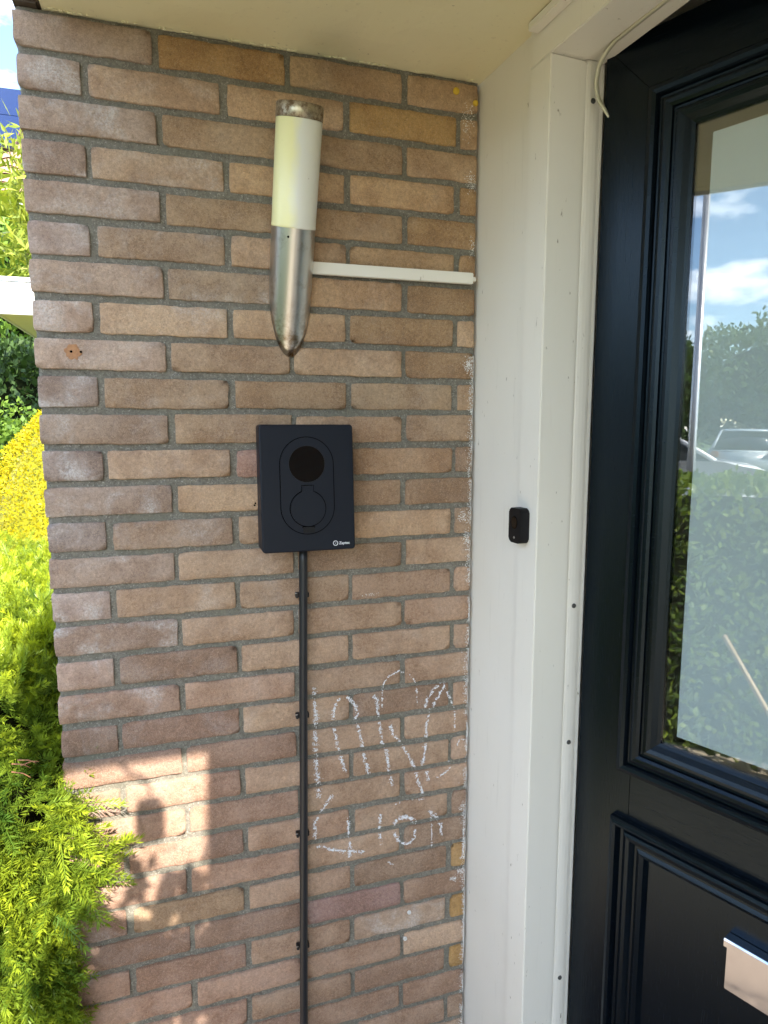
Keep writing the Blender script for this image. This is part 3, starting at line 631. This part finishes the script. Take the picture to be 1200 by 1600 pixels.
# ------------------------------------------------------------------ foliage builders
def add_tip(me, arr):
    at = me.attributes.new('tip', 'FLOAT', 'POINT'); at.data.foreach_set('value', np.asarray(arr, dtype=np.float32))
def quad_mesh(V, tipv):
    n = len(V)//4; me = bpy.data.meshes.new('foliage'); me.vertices.add(len(V)); me.vertices.foreach_set('co', np.asarray(V, dtype=np.float32).ravel())
    me.loops.add(4*n); me.loops.foreach_set('vertex_index', np.arange(4*n, dtype=np.int32)); me.polygons.add(n)
    me.polygons.foreach_set('loop_start', np.arange(0, 4*n, 4, dtype=np.int32)); me.update(calc_edges=True); add_tip(me, tipv); return me
def norm(a): return a/np.maximum(1e-9, np.linalg.norm(a, axis=-1, keepdims=True))
def leaf_quads(C, D, Nn, ln, wd):
    """kite leaves: centres C, directions D, normals Nn"""
    S = norm(np.cross(D, Nn)); ln = ln[:, None]; wd = wd[:, None]
    return np.stack([C, C+D*ln*.45+S*wd*.5, C+D*ln, C+D*ln*.45-S*wd*.5], 1).reshape(-1, 3)
def leaf_cloud(C, size, tip, out=None, asp=.55, spread=.9):
    n = len(C); D = norm(np.random.normal(0, 1, (n, 3))*spread+(out if out is not None else 0)+np.array([0, 0, .25]))
    Nn = norm(np.random.normal(0, 1, (n, 3))+np.array([0, 0, .6])); ln = size*np.random.uniform(.6, 1.3, n)
    return quad_mesh(leaf_quads(C, D, Nn, ln, ln*asp), np.repeat(tip, 4))
def sprigs(B, D, L_, tipv, nn=18, nl=.020, nw=.0013):
    """two-ranked needles on short shoots"""
    n = len(B); ups = norm(np.random.normal(0, .5, (n, 3))+np.array([0, -.35, 1.])); S = norm(np.cross(D, ups)); U = norm(np.cross(S, D)); VV = []; TT = []
    droop = np.array([0, 0, -1.])
    for k in range(nn):
        f = (k+.5)/nn; q = B+D*(L_*f)[:, None]+droop*(.10*L_*f*f)[:, None]
        for s in (-1, 1):
            ang = .95-.45*f; d = norm(D*math.cos(ang)+S*s*math.sin(ang)+U*np.random.uniform(.05, .5, (n, 1))+np.random.normal(0, .12, (n, 3)))
            ln = nl*(1-.45*abs(f-.45))*np.random.uniform(.75, 1.15, n); nv = norm(U+np.random.normal(0, .35, (n, 3)))
            VV.append(leaf_quads(q, d, nv, ln, np.full(n, nw*2))); TT.append(np.repeat(tipv*(.35+.65*f), 4))
    # terminal tuft and stem
    for s in range(3):
        d = norm(D+np.random.normal(0, .3, (n, 3))); q = B+D*L_[:, None]*.97+droop*(.10*L_)[:, None]
        VV.append(leaf_quads(q, d, norm(U+np.random.normal(0, .4, (n, 3))), np.full(n, nl*.8), np.full(n, nw*2))); TT.append(np.repeat(tipv, 4))
    VV.append(np.stack([B-S*.0009, B+S*.0009, B+D*L_[:, None]+S*.0005, B+D*L_[:, None]-S*.0005], 1).reshape(-1, 3)); TT.append(np.repeat(tipv*.4, 4))
    return quad_mesh(np.concatenate(VV), np.concatenate(TT))
def blob(fn, n=24, m_=16):
    """closed surface from spherical function"""
    V = []; F = []
    for j in range(m_+1):
        for i in range(n):
            th = math.pi*j/m_; ph = 2*math.pi*i/n; V.append(fn(Vector((math.sin(th)*math.cos(ph), math.sin(th)*math.sin(ph), math.cos(th)))))
    for j in range(m_):
        for i in range(n): F.append((j*n+i, (j+1)*n+i, (j+1)*n+(i+1) % n, j*n+(i+1) % n))
    return pyd(V, F)
# ------------------------------------------------------------------ yew hedge at the wall end
yew = thing('yew_hedge', 'bright green yew hedge growing against the free end of the brick wall', 'hedge', (-.5, .7, 0))
TOP = ZO-.43
def yew_front(x, z): # y of the front face
    return -.02+.16*min(1, max(0, (z-ZO+.66)/.12))+.06*nz(x*5, z*5)+.05*nz(x*12, z*12, 3)+.07*max(0, (z-TOP+.18)/.18)**2
def yew_right(z):    # x of the right flank
    h = z-ZO
    return -.035+.085*math.exp(-((h+.70)/.11)**2)-.03*math.exp(-((h+.50)/.07)**2)-.03*max(0, -h-1.0)
B = []; Dd = []
cnt = 0
while cnt < 7600:
    m = random.random()
    if m < .62:        # front face (towards the viewer)
        x = yew_right(.9)-abs(random.gauss(0, .16)) if random.random() < .62 else random.uniform(-1.15, -.1); z = random.uniform(.15, TOP)
        xr = yew_right(z)
        if x > xr: x = xr-random.random()*.05
        y = yew_front(x, z)+abs(random.gauss(0, .05)); d = Vector((random.gauss(.12, .45), -.9, random.gauss(.25, .4)))
        if xr-x < .05: d += Vector((.55, .15, .1))
        if z > TOP-.12: d += Vector((0, .3, .8))
        if x > -.02 and z < ZO-.6 and y > -.035: y = -.035-random.random()*.05      # sprays that reach round in front of the bricks
        if nz(x*9, z*9, 11)+.3*nz(x*22, z*22, 2) < -.27: continue
    else:              # clipped top
        x = .02-abs(random.gauss(0, .28)) if random.random() < .75 else random.uniform(-1.1, 0); y = random.uniform(.08, 1.75)*random.random()**.25
        if y > 0 and x > -.015: x = -.02-random.random()*.1
        z = TOP+.035*nz(x*6, y*6)+.03*nz(x*17, y*17, 4)-abs(random.gauss(0, .025)); d = Vector((random.gauss(0, .5), random.gauss(-.3, .5), random.uniform(.35, 1.)))
    B.append((x, y, z)); Dd.append(d.normalized()); cnt += 1
# the long shoot that reaches over the sunlit bricks
for t in np.linspace(0, 1, 12): B.append((.035+.045*t, -.05-.01*t, ZO-.80+.085*t)); Dd.append(Vector((.75, -.15+random.gauss(0, .25), .6+random.gauss(0, .25))).normalized())
B = np.array(B); Dd = np.array([tuple(d) for d in Dd]); nB = len(B)
tv = np.clip(np.array([.34+.9*nz(b[0]*7, b[1]*7, b[2]*7)+.25*nz(b[0]*26, b[1]*26, b[2]*26) for b in B])+np.random.uniform(-.15, .25, nB)+.35*np.clip((B[:, 2]-TOP+.08)/.06, 0, 1), 0, 1)
obj('foliage', (lambda me: me)(sprigs(B-np.array([-.5, .7, 0]), Dd, np.random.uniform(.04, .105, nB), tv)), YEW, yew)['kind'] = 'stuff'
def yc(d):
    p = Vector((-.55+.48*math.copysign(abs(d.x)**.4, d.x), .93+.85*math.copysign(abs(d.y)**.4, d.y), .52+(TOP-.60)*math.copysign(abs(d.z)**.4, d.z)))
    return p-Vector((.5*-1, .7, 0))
obj('inner_core', blob(yc), INNER, yew)
for i in range(6):
    x, y = random.uniform(-.8, -.2), random.uniform(.2, 1.4)
    obj('stem', tube([(x+.5, y-.7, -.02), (x+.5+.05*random.gauss(0, 1), y-.7, .5), (x+.5, y-.72, TOP-.1)], [.025, .02, .008]), BARK, yew)
for i in range(4):
    p0 = Vector((-.055-random.random()*.02+.5, -.015-.7, ZO-.545-.03*random.random())); d = Vector((.03, -.004, random.gauss(0, .008)))
    obj('bare_twig', tube([p0, p0+d*.6, p0+d+Vector((0, 0, -.006))], [.0012, .001, .0006], 5), TERRA, yew)
# ------------------------------------------------------------------ golden conifer hedge beyond
gold = thing('golden_conifer', 'golden yellow clipped conifer behind the green yew hedge', 'conifer', (-.09, 3.1, 0))
def gold_prof(z): return max(.02, .80*max(0, 1-min(1, max(0, z-.85)/1.12)**1.9)**.85)
C = []; Oo = []
while len(C) < 40000:
    ph = random.uniform(math.pi*.80, math.pi*2.1); z = random.uniform(.3, 1.965); r_ = gold_prof(z)*(1+.05*nz(math.cos(ph)*3, math.sin(ph)*3, z*3))
    C.append((r_*math.cos(ph)*random.uniform(.9, 1.02), r_*math.sin(ph)*random.uniform(.9, 1.02), z)); Oo.append((math.cos(ph), math.sin(ph), .5))
C = np.array(C)
obj('foliage', leaf_cloud(C, .018, np.random.uniform(0, 1, len(C)), np.array(Oo)*1.1, .5), GOLD, gold)['kind'] = 'stuff'
obj('inner_core', lathe([(gold_prof(z)*.88, z) for z in np.linspace(.02, 1.9, 14)], 20), GOLD, gold)
# ------------------------------------------------------------------ shrubs further along
def shrub(name, label, cat, loc, rad, n, size, m, core=True, lump=.25, tipf=.5, trunk=None, group=None, asp=.6):
    t = thing(name, label, cat, loc, 0, group); u = norm(np.random.normal(0, 1, (n, 3)))
    rr = np.array([1+lump*nz(*(q*2.3+np.array(loc)[:3]))+lump*.6*nz(*(q*6+np.array(loc)[:3])) for q in u])*np.random.uniform(.62, 1.03, n)**.6
    C = u*rr[:, None]*np.array(rad); keep = C[:, 2] > -rad[2]*.98; C = C[keep]
    tp = np.clip(np.random.uniform(-.3, .8, len(C))*tipf*2+.3*u[keep][:, 2], 0, 1)
    f = obj('crown' if trunk else 'foliage', leaf_cloud(C, size, tp, u[keep]*.8, asp), m, t, (0, 0, trunk if trunk else rad[2]*.98)); f['kind'] = 'stuff'
    if core: obj('inner_core', blob(lambda d: Vector((d.x*rad[0]*.62, d.y*rad[1]*.62, d.z*rad[2]*.62)), 14, 9), INNER, t, (0, 0, trunk if trunk else rad[2]*.98))
    if trunk:
        obj('trunk', tube([(0, 0, -.05), (.03*rad[0], 0, trunk*.5), (0, 0, trunk)], [.09*rad[0]**.5*1.1, .07*rad[0]**.5, .04*rad[0]**.5], 9), BARK, t)
        for i in range(5):
            a = i*1.26+random.random(); obj('limb', tube([(0, 0, trunk*.72), (math.cos(a)*rad[0]*.35, math.sin(a)*rad[1]*.35, trunk*.95), (math.cos(a)*rad[0]*.7, math.sin(a)*rad[1]*.7, trunk+rad[2]*.3)], [.05*rad[0]**.5, .035*rad[0]**.5, .012], 6), BARK, t)
    return t
shrub('ivy_shrub', 'mid green leafy shrub beyond the golden conifer', 'shrub', (-1.35, 6.2, 0), (.75, .6, .87), 9000, .06, GREEN)
shrub('laurel_bush', 'dark shaded evergreen bush below the neighbouring white canopy', 'shrub', (-1.75, 8.0, 0), (1.3, .9, 1.36), 9000, .10, DARKLEAF)
shrub('garden_tree', 'bright green garden tree behind the neighbouring white canopy', 'tree', (-1.9, 9.6, 0), (1.7, 1.0, 1.35), 12000, .12, GREEN, trunk=3.15)
# tall slim bamboo by the wall
bam = thing('bamboo_clump', 'tall slender pale green foliage next to the brick edge', 'bamboo', (-.80, 4.9, 0))
C = []
for i in range(9):
    x, y = random.gauss(.03, .06), random.gauss(0, .15); lean = random.gauss(0, .03); h = random.uniform(3.2, 4.35)
    obj('cane', tube([(x+.22, y, 0), (x+.20, y, h*.55), (x+.06+lean*1.2, y, h*.85), (x+lean*1.6, y, h)], [.012, .011, .008, .004], 6), BAMBOO, bam)
    for k in range(150):
        t = random.uniform(.74, 1); C.append((x+lean*1.6*t*t+random.gauss(0, .06), y+random.gauss(0, .12), h*t+random.gauss(0, .05)))
C = np.array(C); obj('foliage', leaf_cloud(C, .11, np.random.uniform(0, 1, len(C)), np.array([[0, 0, .1]]), .22), BAMBOO, bam)['kind'] = 'stuff'
# palm behind the canopy
palm = thing('fan_palm', 'palm with glossy arching fronds showing above the neighbouring white canopy', 'palm', (-1.50, 5.6, 0))
obj('trunk', tube([(0, 0, -.02), (.03, 0, 1.5), (0, 0, 3.15)], [.10, .09, .07], 10), BARK, palm)
for i in range(20):
    a = i*2.4; el = random.uniform(-.25, .9); V = []; F = []; ln = random.uniform(.75, 1.05); n = 12
    dx, dy = math.cos(a), math.sin(a); mid_ = Vector((dx*math.cos(el), dy*math.cos(el), math.sin(el))); sd_ = Vector((-dy, dx, 0)); T = []
    for k in range(n):                      # leaflets fan from the end of the stalk
        an = -1.25+2.5*k/(n-1); o_ = mid_*ln*.45; d = (mid_*math.cos(an)+sd_*math.sin(an)).normalized(); e_ = o_+d*ln*.62+Vector((0, 0, -.10)); m2 = o_+d*ln*.32; s_ = d.cross(mid_.cross(sd_)).normalized()*.03
        b = len(V); V += [o_, m2-s_, e_, m2+s_]; F.append((b, b+1, b+2, b+3)); T += [.2, .4, .9, .4]
    b = len(V); V += [Vector((0, 0, 0)), mid_*ln*.46+sd_*.008, mid_*ln*.46-sd_*.008]; F.append((b, b+1, b+2)); T += [0, 0, 0]
    me = pyd([v+Vector((0, 0, 3.15)) for v in V], F); add_tip(me, T); obj('frond', me, PALM, palm)
# ------------------------------------------------------------------ neighbouring porch canopy
ncn = thing('neighbour_canopy', 'white flat porch canopy of the next house, left of the brick wall', 'canopy', (-.67, 3.0, ZO+.64))
obj('fascia', box(0, 1.5, -.02, 0, 0, .175, .003), WHITE2, ncn)
obj('edge_trim', box(-.01, 1.5, -.03, .0, .176, .20, .003), ALU, ncn)
obj('side_fascia', box(-.02, -.0005, -.02, 1.75, .0, .175, .003), WHITE2, ncn)
obj('soffit_board', box(0.001, 1.5, .001, 1.75, .004, .03), CREAM, ncn)
obj('roof_deck', box(0.001, 1.5, .001, 1.75, .032, .17), WHITE2, ncn)
# ------------------------------------------------------------------ neighbouring house with solar roof
nh = thing('neighbour_house', 'house with pinkish clay tiled roof carrying solar panels, far left', 'house', (-6, 10, 0))
obj('wall', box(0, 9, .35, 7.0, -.02, 4.75), HBRICK, nh)
sl = math.radians(40); rl = 4.35
rb = obj('roof', extr([(.0, 4.78), (.0, 4.86), (3.32, 7.65), (6.7, 4.86), (6.7, 4.78), (3.32, 7.55)], 'x', -.3, 9.3), TILE, nh)
def on_roof(u, v, h=0): # u along x, v up the slope
    return Vector((u, v*math.cos(sl)-h*math.sin(sl), 4.86+v*math.sin(sl)+h*math.cos(sl)))
# tile courses near the eaves
tm_ = None
for r_ in range(5):
    for i in range(16):
        u = 2.2+i*.24; v = .02+r_*.30
        if tm_ is None:
            V = []; F = []
            for j in range(2):
                for k in range(7): xx = .24*k/6; V.append((xx, (.33*j)*math.cos(sl)-(.03*math.sin(math.pi*k/6)+(.03 if j == 0 else .005))*math.sin(sl), .33*j*math.sin(sl)+(.03*math.sin(math.pi*k/6)+(.03 if j == 0 else .005))*math.cos(sl)))
            for k in range(6): F.append((k, k+1, 8+k, 7+k))
            F += [tuple(range(7))+( )] if False else []
            tm_ = pyd(V, F); tm_.materials.append(TILE)
        t = bpy.data.objects.new('roof_tile', tm_); COL.objects.link(t); t.parent = rb; t.location = on_roof(u, v, .004)
for r_ in range(2):
    for i in range(5):
        u0, v0 = -.1+i*.83, 1.45+r_*1.33
        V = [on_roof(u0+a, v0+b, .10+h) for h in (0, .035) for a, b in ((0, 0), (.81, 0), (.81, 1.30), (0, 1.30))]
        o = obj('solar_panel', pyd([tuple(v) for v in V], [(0, 3, 2, 1), (4, 5, 6, 7), (0, 1, 5, 4), (1, 2, 6, 5), (2, 3, 7, 6), (3, 0, 4, 7)]), SOLAR, nh)
obj('gutter', extr([(-.14, 4.70), (-.16, 4.82), (-.145, 4.82), (-.125, 4.715), (-.03, 4.715), (-.02, 4.82), (.0, 4.82), (0, 4.70)], 'x', -.3, 9.3), ALU, nh)
# ------------------------------------------------------------------ street side, seen mirrored in the door glass
def hedge(name, label, x0, x1, y0, y1, h, n, size):
    t = thing(name, label, 'hedge', ((x0+x1)/2, (y0+y1)/2, 0)); a, b = (x1-x0)/2, (y1-y0)/2; C = []
    while len(C) < n:
        f = random.random()
        if f < .45: p = (a, random.uniform(-b, b), random.uniform(.03, h))
        elif f < .55: p = (-a, random.uniform(-b, b), random.uniform(.03, h))
        elif f < .92: p = (random.uniform(-a, a), random.uniform(-b, b), h)
        else: p = (random.uniform(-a, a), random.choice((-b, b)), random.uniform(.03, h))
        p = (p[0]-(a*.9*max(0, p[2]-.15)/h if p[0] > 0 else 0), p[1], p[2])
        k = .05*nz(p[1]*3, p[2]*3, p[0]*3)+.03*nz(p[1]*11, p[2]*11); C.append((p[0]*(1+k/a*1)+random.gauss(0, .02), p[1]+random.gauss(0, .02), max(.02, p[2]+k*.6+random.gauss(0, .02))))
    C = np.array(C); f = obj('foliage', leaf_cloud(C, size, np.clip(np.random.uniform(-.2, 1, n), 0, 1), np.array([[.3, 0, .4]]), .6), HEDGEL, t); f['kind'] = 'stuff'
    obj('inner_core', prism([(-a*.86, 0), (a*.86, 0), (a*.80, .12), (a*.05, h*.9), (-a*.86, h*.9)], -b*.98, b*.98), INNER, t); return t
hedge('garden_hedge', 'low clipped garden hedge along the street, mirrored in the door glass', -3.3, -1.2, -6, -.05, 1.20, 30000, .05)
def car(name, label, loc, rz, paintm):
    t = thing(name, label, 'car', loc, rz, 'cars parked in the street'); LN = 4.2
    low = [(-2.1, .28), (-2.12, .55), (-2.05, .80), (-1.35, .92), (1.5, .95), (2.02, .88), (2.1, .6), (2.08, .28)]
    bm = bmesh.new(); rows = []
    for y, k, ins in ((-.86, 1, 0), (-.88, 1, 0), (.88, 1, 0), (.86, 1, 0)):
        rows.append([bm.verts.new((x*(.985 if abs(y) < .87 else 1), y, z)) for x, z in low])
    for A, B in zip(rows, rows[1:]):
        for i in range(len(A)): bm.faces.new((A[i], A[(i+1) % len(A)], B[(i+1) % len(A)], B[i]))
    bm.faces.new(rows[0]); bm.faces.new(rows[-1][::-1]); bmesh.ops.bevel(bm, geom=bm.edges[:], offset=.035, segments=2, affect='EDGES'); obj('body', bm_me(bm, smooth=True), paintm, t)
    def cab(z0, z1, x0, x1, x2, x3, y0, y1, bev):
        bm = bmesh.new(); v = [bm.verts.new(p) for p in ((x0, -y0, z0), (x3, -y0, z0), (x3, y0, z0), (x0, y0, z0), (x1, -y1, z1), (x2, -y1, z1), (x2, y1, z1), (x1, y1, z1))]
        for f in ((0, 1, 2, 3), (4, 5, 6, 7), (0, 1, 5, 4), (1, 2, 6, 5), (2, 3, 7, 6), (3, 0, 4, 7)): bm.faces.new([v[i] for i in f])
        bmesh.ops.bevel(bm, geom=bm.edges[:], offset=bev, segments=2, affect='EDGES'); return bm_me(bm, smooth=True)
    obj('windows', cab(.90, 1.40, -1.30, -.45, 1.30, 1.95, .80, .62, .05), GLASSD, t)
    obj('roof', cab(1.39, 1.47, -.55, -.42, 1.32, 1.45, .64, .58, .03), paintm, t)
    for s in (-1, 1):
        for xs in ((-1.27, -.47), (.42, .42), (1.88, 1.36)): obj('pillar', tube([(xs[0], s*.79, .93), (xs[1], s*.63, 1.42)], [.05, .035], 6), paintm, t)
        obj('headlight', box(-2.12, -1.93, s*.62-.16, s*.62+.16, .66, .78, .03), WHITE2, t); obj('tail_light', box(1.98, 2.10, s*.7-.1, s*.7+.1, .68, .86, .03), TERRA, t)
    for sx in (-1.3, 1.28):
        for s in (-1, 1):
            wl = obj('wheel', lathe([(.20, -.1), (.31, -.1), (.325, -.06), (.325, .06), (.31, .1), (.20, .1)], 24), TYRE, t, (sx, s*.80, .325)); wl.rotation_euler = (R(90), 0, 0)
            obj('rim', lathe([(.001, .08), (.06, .085), (.18, .06), (.20, .09), (.20, -.09), (.001, -.08)], 20), ALU, wl)
    return t
brm = thing('broom', 'wooden handled broom leaning on the hedge front, mirrored in the door glass', 'broom', (-1.12, -.80, 0))
obj('handle', tube([(0, 0, .03), (-.12, .19, .30), (-.23, .375, .575)], .0125, 10), mat('pale broom wood', (.52, .38, .24), .6), brm)
obj('head', box(-.05, .05, -.17, .13, .035, .075, .008), BARK, brm); obj('bristles', box(-.04, .04, -.165, .125, .002, .036, .003), TERRA, brm)
car('parked_car', 'white hatchback parked behind the low hedge', (-12.0, 1.35, 0), R(84), carpaint('white car paint', (.75, .75, .75)))
car('parked_car', 'grey hatchback parked across the street', (-20.5, -.55, 0), R(4), carpaint('grey car paint', (.30, .34, .36)))
lp = thing('lamp_post', 'slim grey street lamp post mirrored in the door glass', 'lamp post', (-10.6, .36, 0))
obj('post', tube([(0, 0, 0), (0, 0, 1.2), (0, 0, 5.9)], [.085, .07, .055], 14), ALU, lp); obj('base', tube([(0, 0, 0), (0, 0, .5)], [.11, .10], 14), ALU, lp); obj('cap', tube([(0, 0, 5.9), (0, 0, 6.15)], [.075, .07], 14), ALU, lp)
for i, (x, y, r_, h_) in enumerate(((-30, -8, 4.0, 3.9), (-33, -1.5, 4.2, 4.3), (-31, 4.5, 3.8, 3.8), (-35, 10, 4.5, 4.6), (-29, -15, 4.2, 4.2), (-34, -22, 4.6, 4.4), (-30, 17, 4, 4.1))):
    shrub('street_tree', ['leafy tree across the street, %s' % s for s in ('right of the lamp post', 'behind the grey car', 'left of the lamp post', 'far left of the row', 'second from the right end', 'at the right end of the row', 'at the left end of the row')][i], 'tree', (x, y, 0), (r_, r_, h_*.72), 11000, .27, TREEL, True, .3, .5, h_*.76, 'trees across the street')
# ------------------------------------------------------------------ things just outside the frame that shade the sunlit bricks
lt = thing('hanging_lantern', 'small lantern hanging on a curved hook under the porch canopy edge, out of view', 'lantern', (.198, -1.55, ZO+.40))
obj('body', box(-.027, .027, -.016, .016, .016, .088, .008), BLACK, lt)
obj('top_plate', box(-.022, .022, -.016, .016, .0885, .094, .002), BLACK, lt)
obj('hook', tube([(0, 0, .094), (.003, 0, .115), (-.002, 0, .133), (-.018, 0, .150), (-.034, 0, .158), (-.046, 0, .18), (-.046, 0, .284)], .0042, 6), BLACK, lt)
pot = thing('potted_tree', 'small round headed potted tree beside the porch, out of view', 'potted tree', (.185, -1.50, 0))
obj('pot', lathe([(.001, 0), (.12, 0), (.16, .30), (.17, .30), (.17, .34), (.15, .34), (.14, .30), (.001, .29)], 24), TERRA, pot)
obj('trunk', tube([(0, 0, .28), (.01, 0, 1.0), (0, 0, 1.65)], [.014, .011, .008], 8), BARK, pot)
C = []
while len(C) < 800:
    p = Vector((random.uniform(-.19, .19), random.uniform(-.14, .14), random.uniform(-.115, .2)))
    if (p.x/.19)**2+(p.y/.14)**2+(p.z/.19)**2 > 1: continue
    if p.z > .04 and random.random() < .75: continue
    C.append(tuple(p))
C = np.array(C); obj('crown', leaf_cloud(C, .05, np.random.uniform(0, 1, len(C)), None, .7), GREEN, pot, (0, 0, ZO+.115))['kind'] = 'stuff'
print('bricks', nb_)
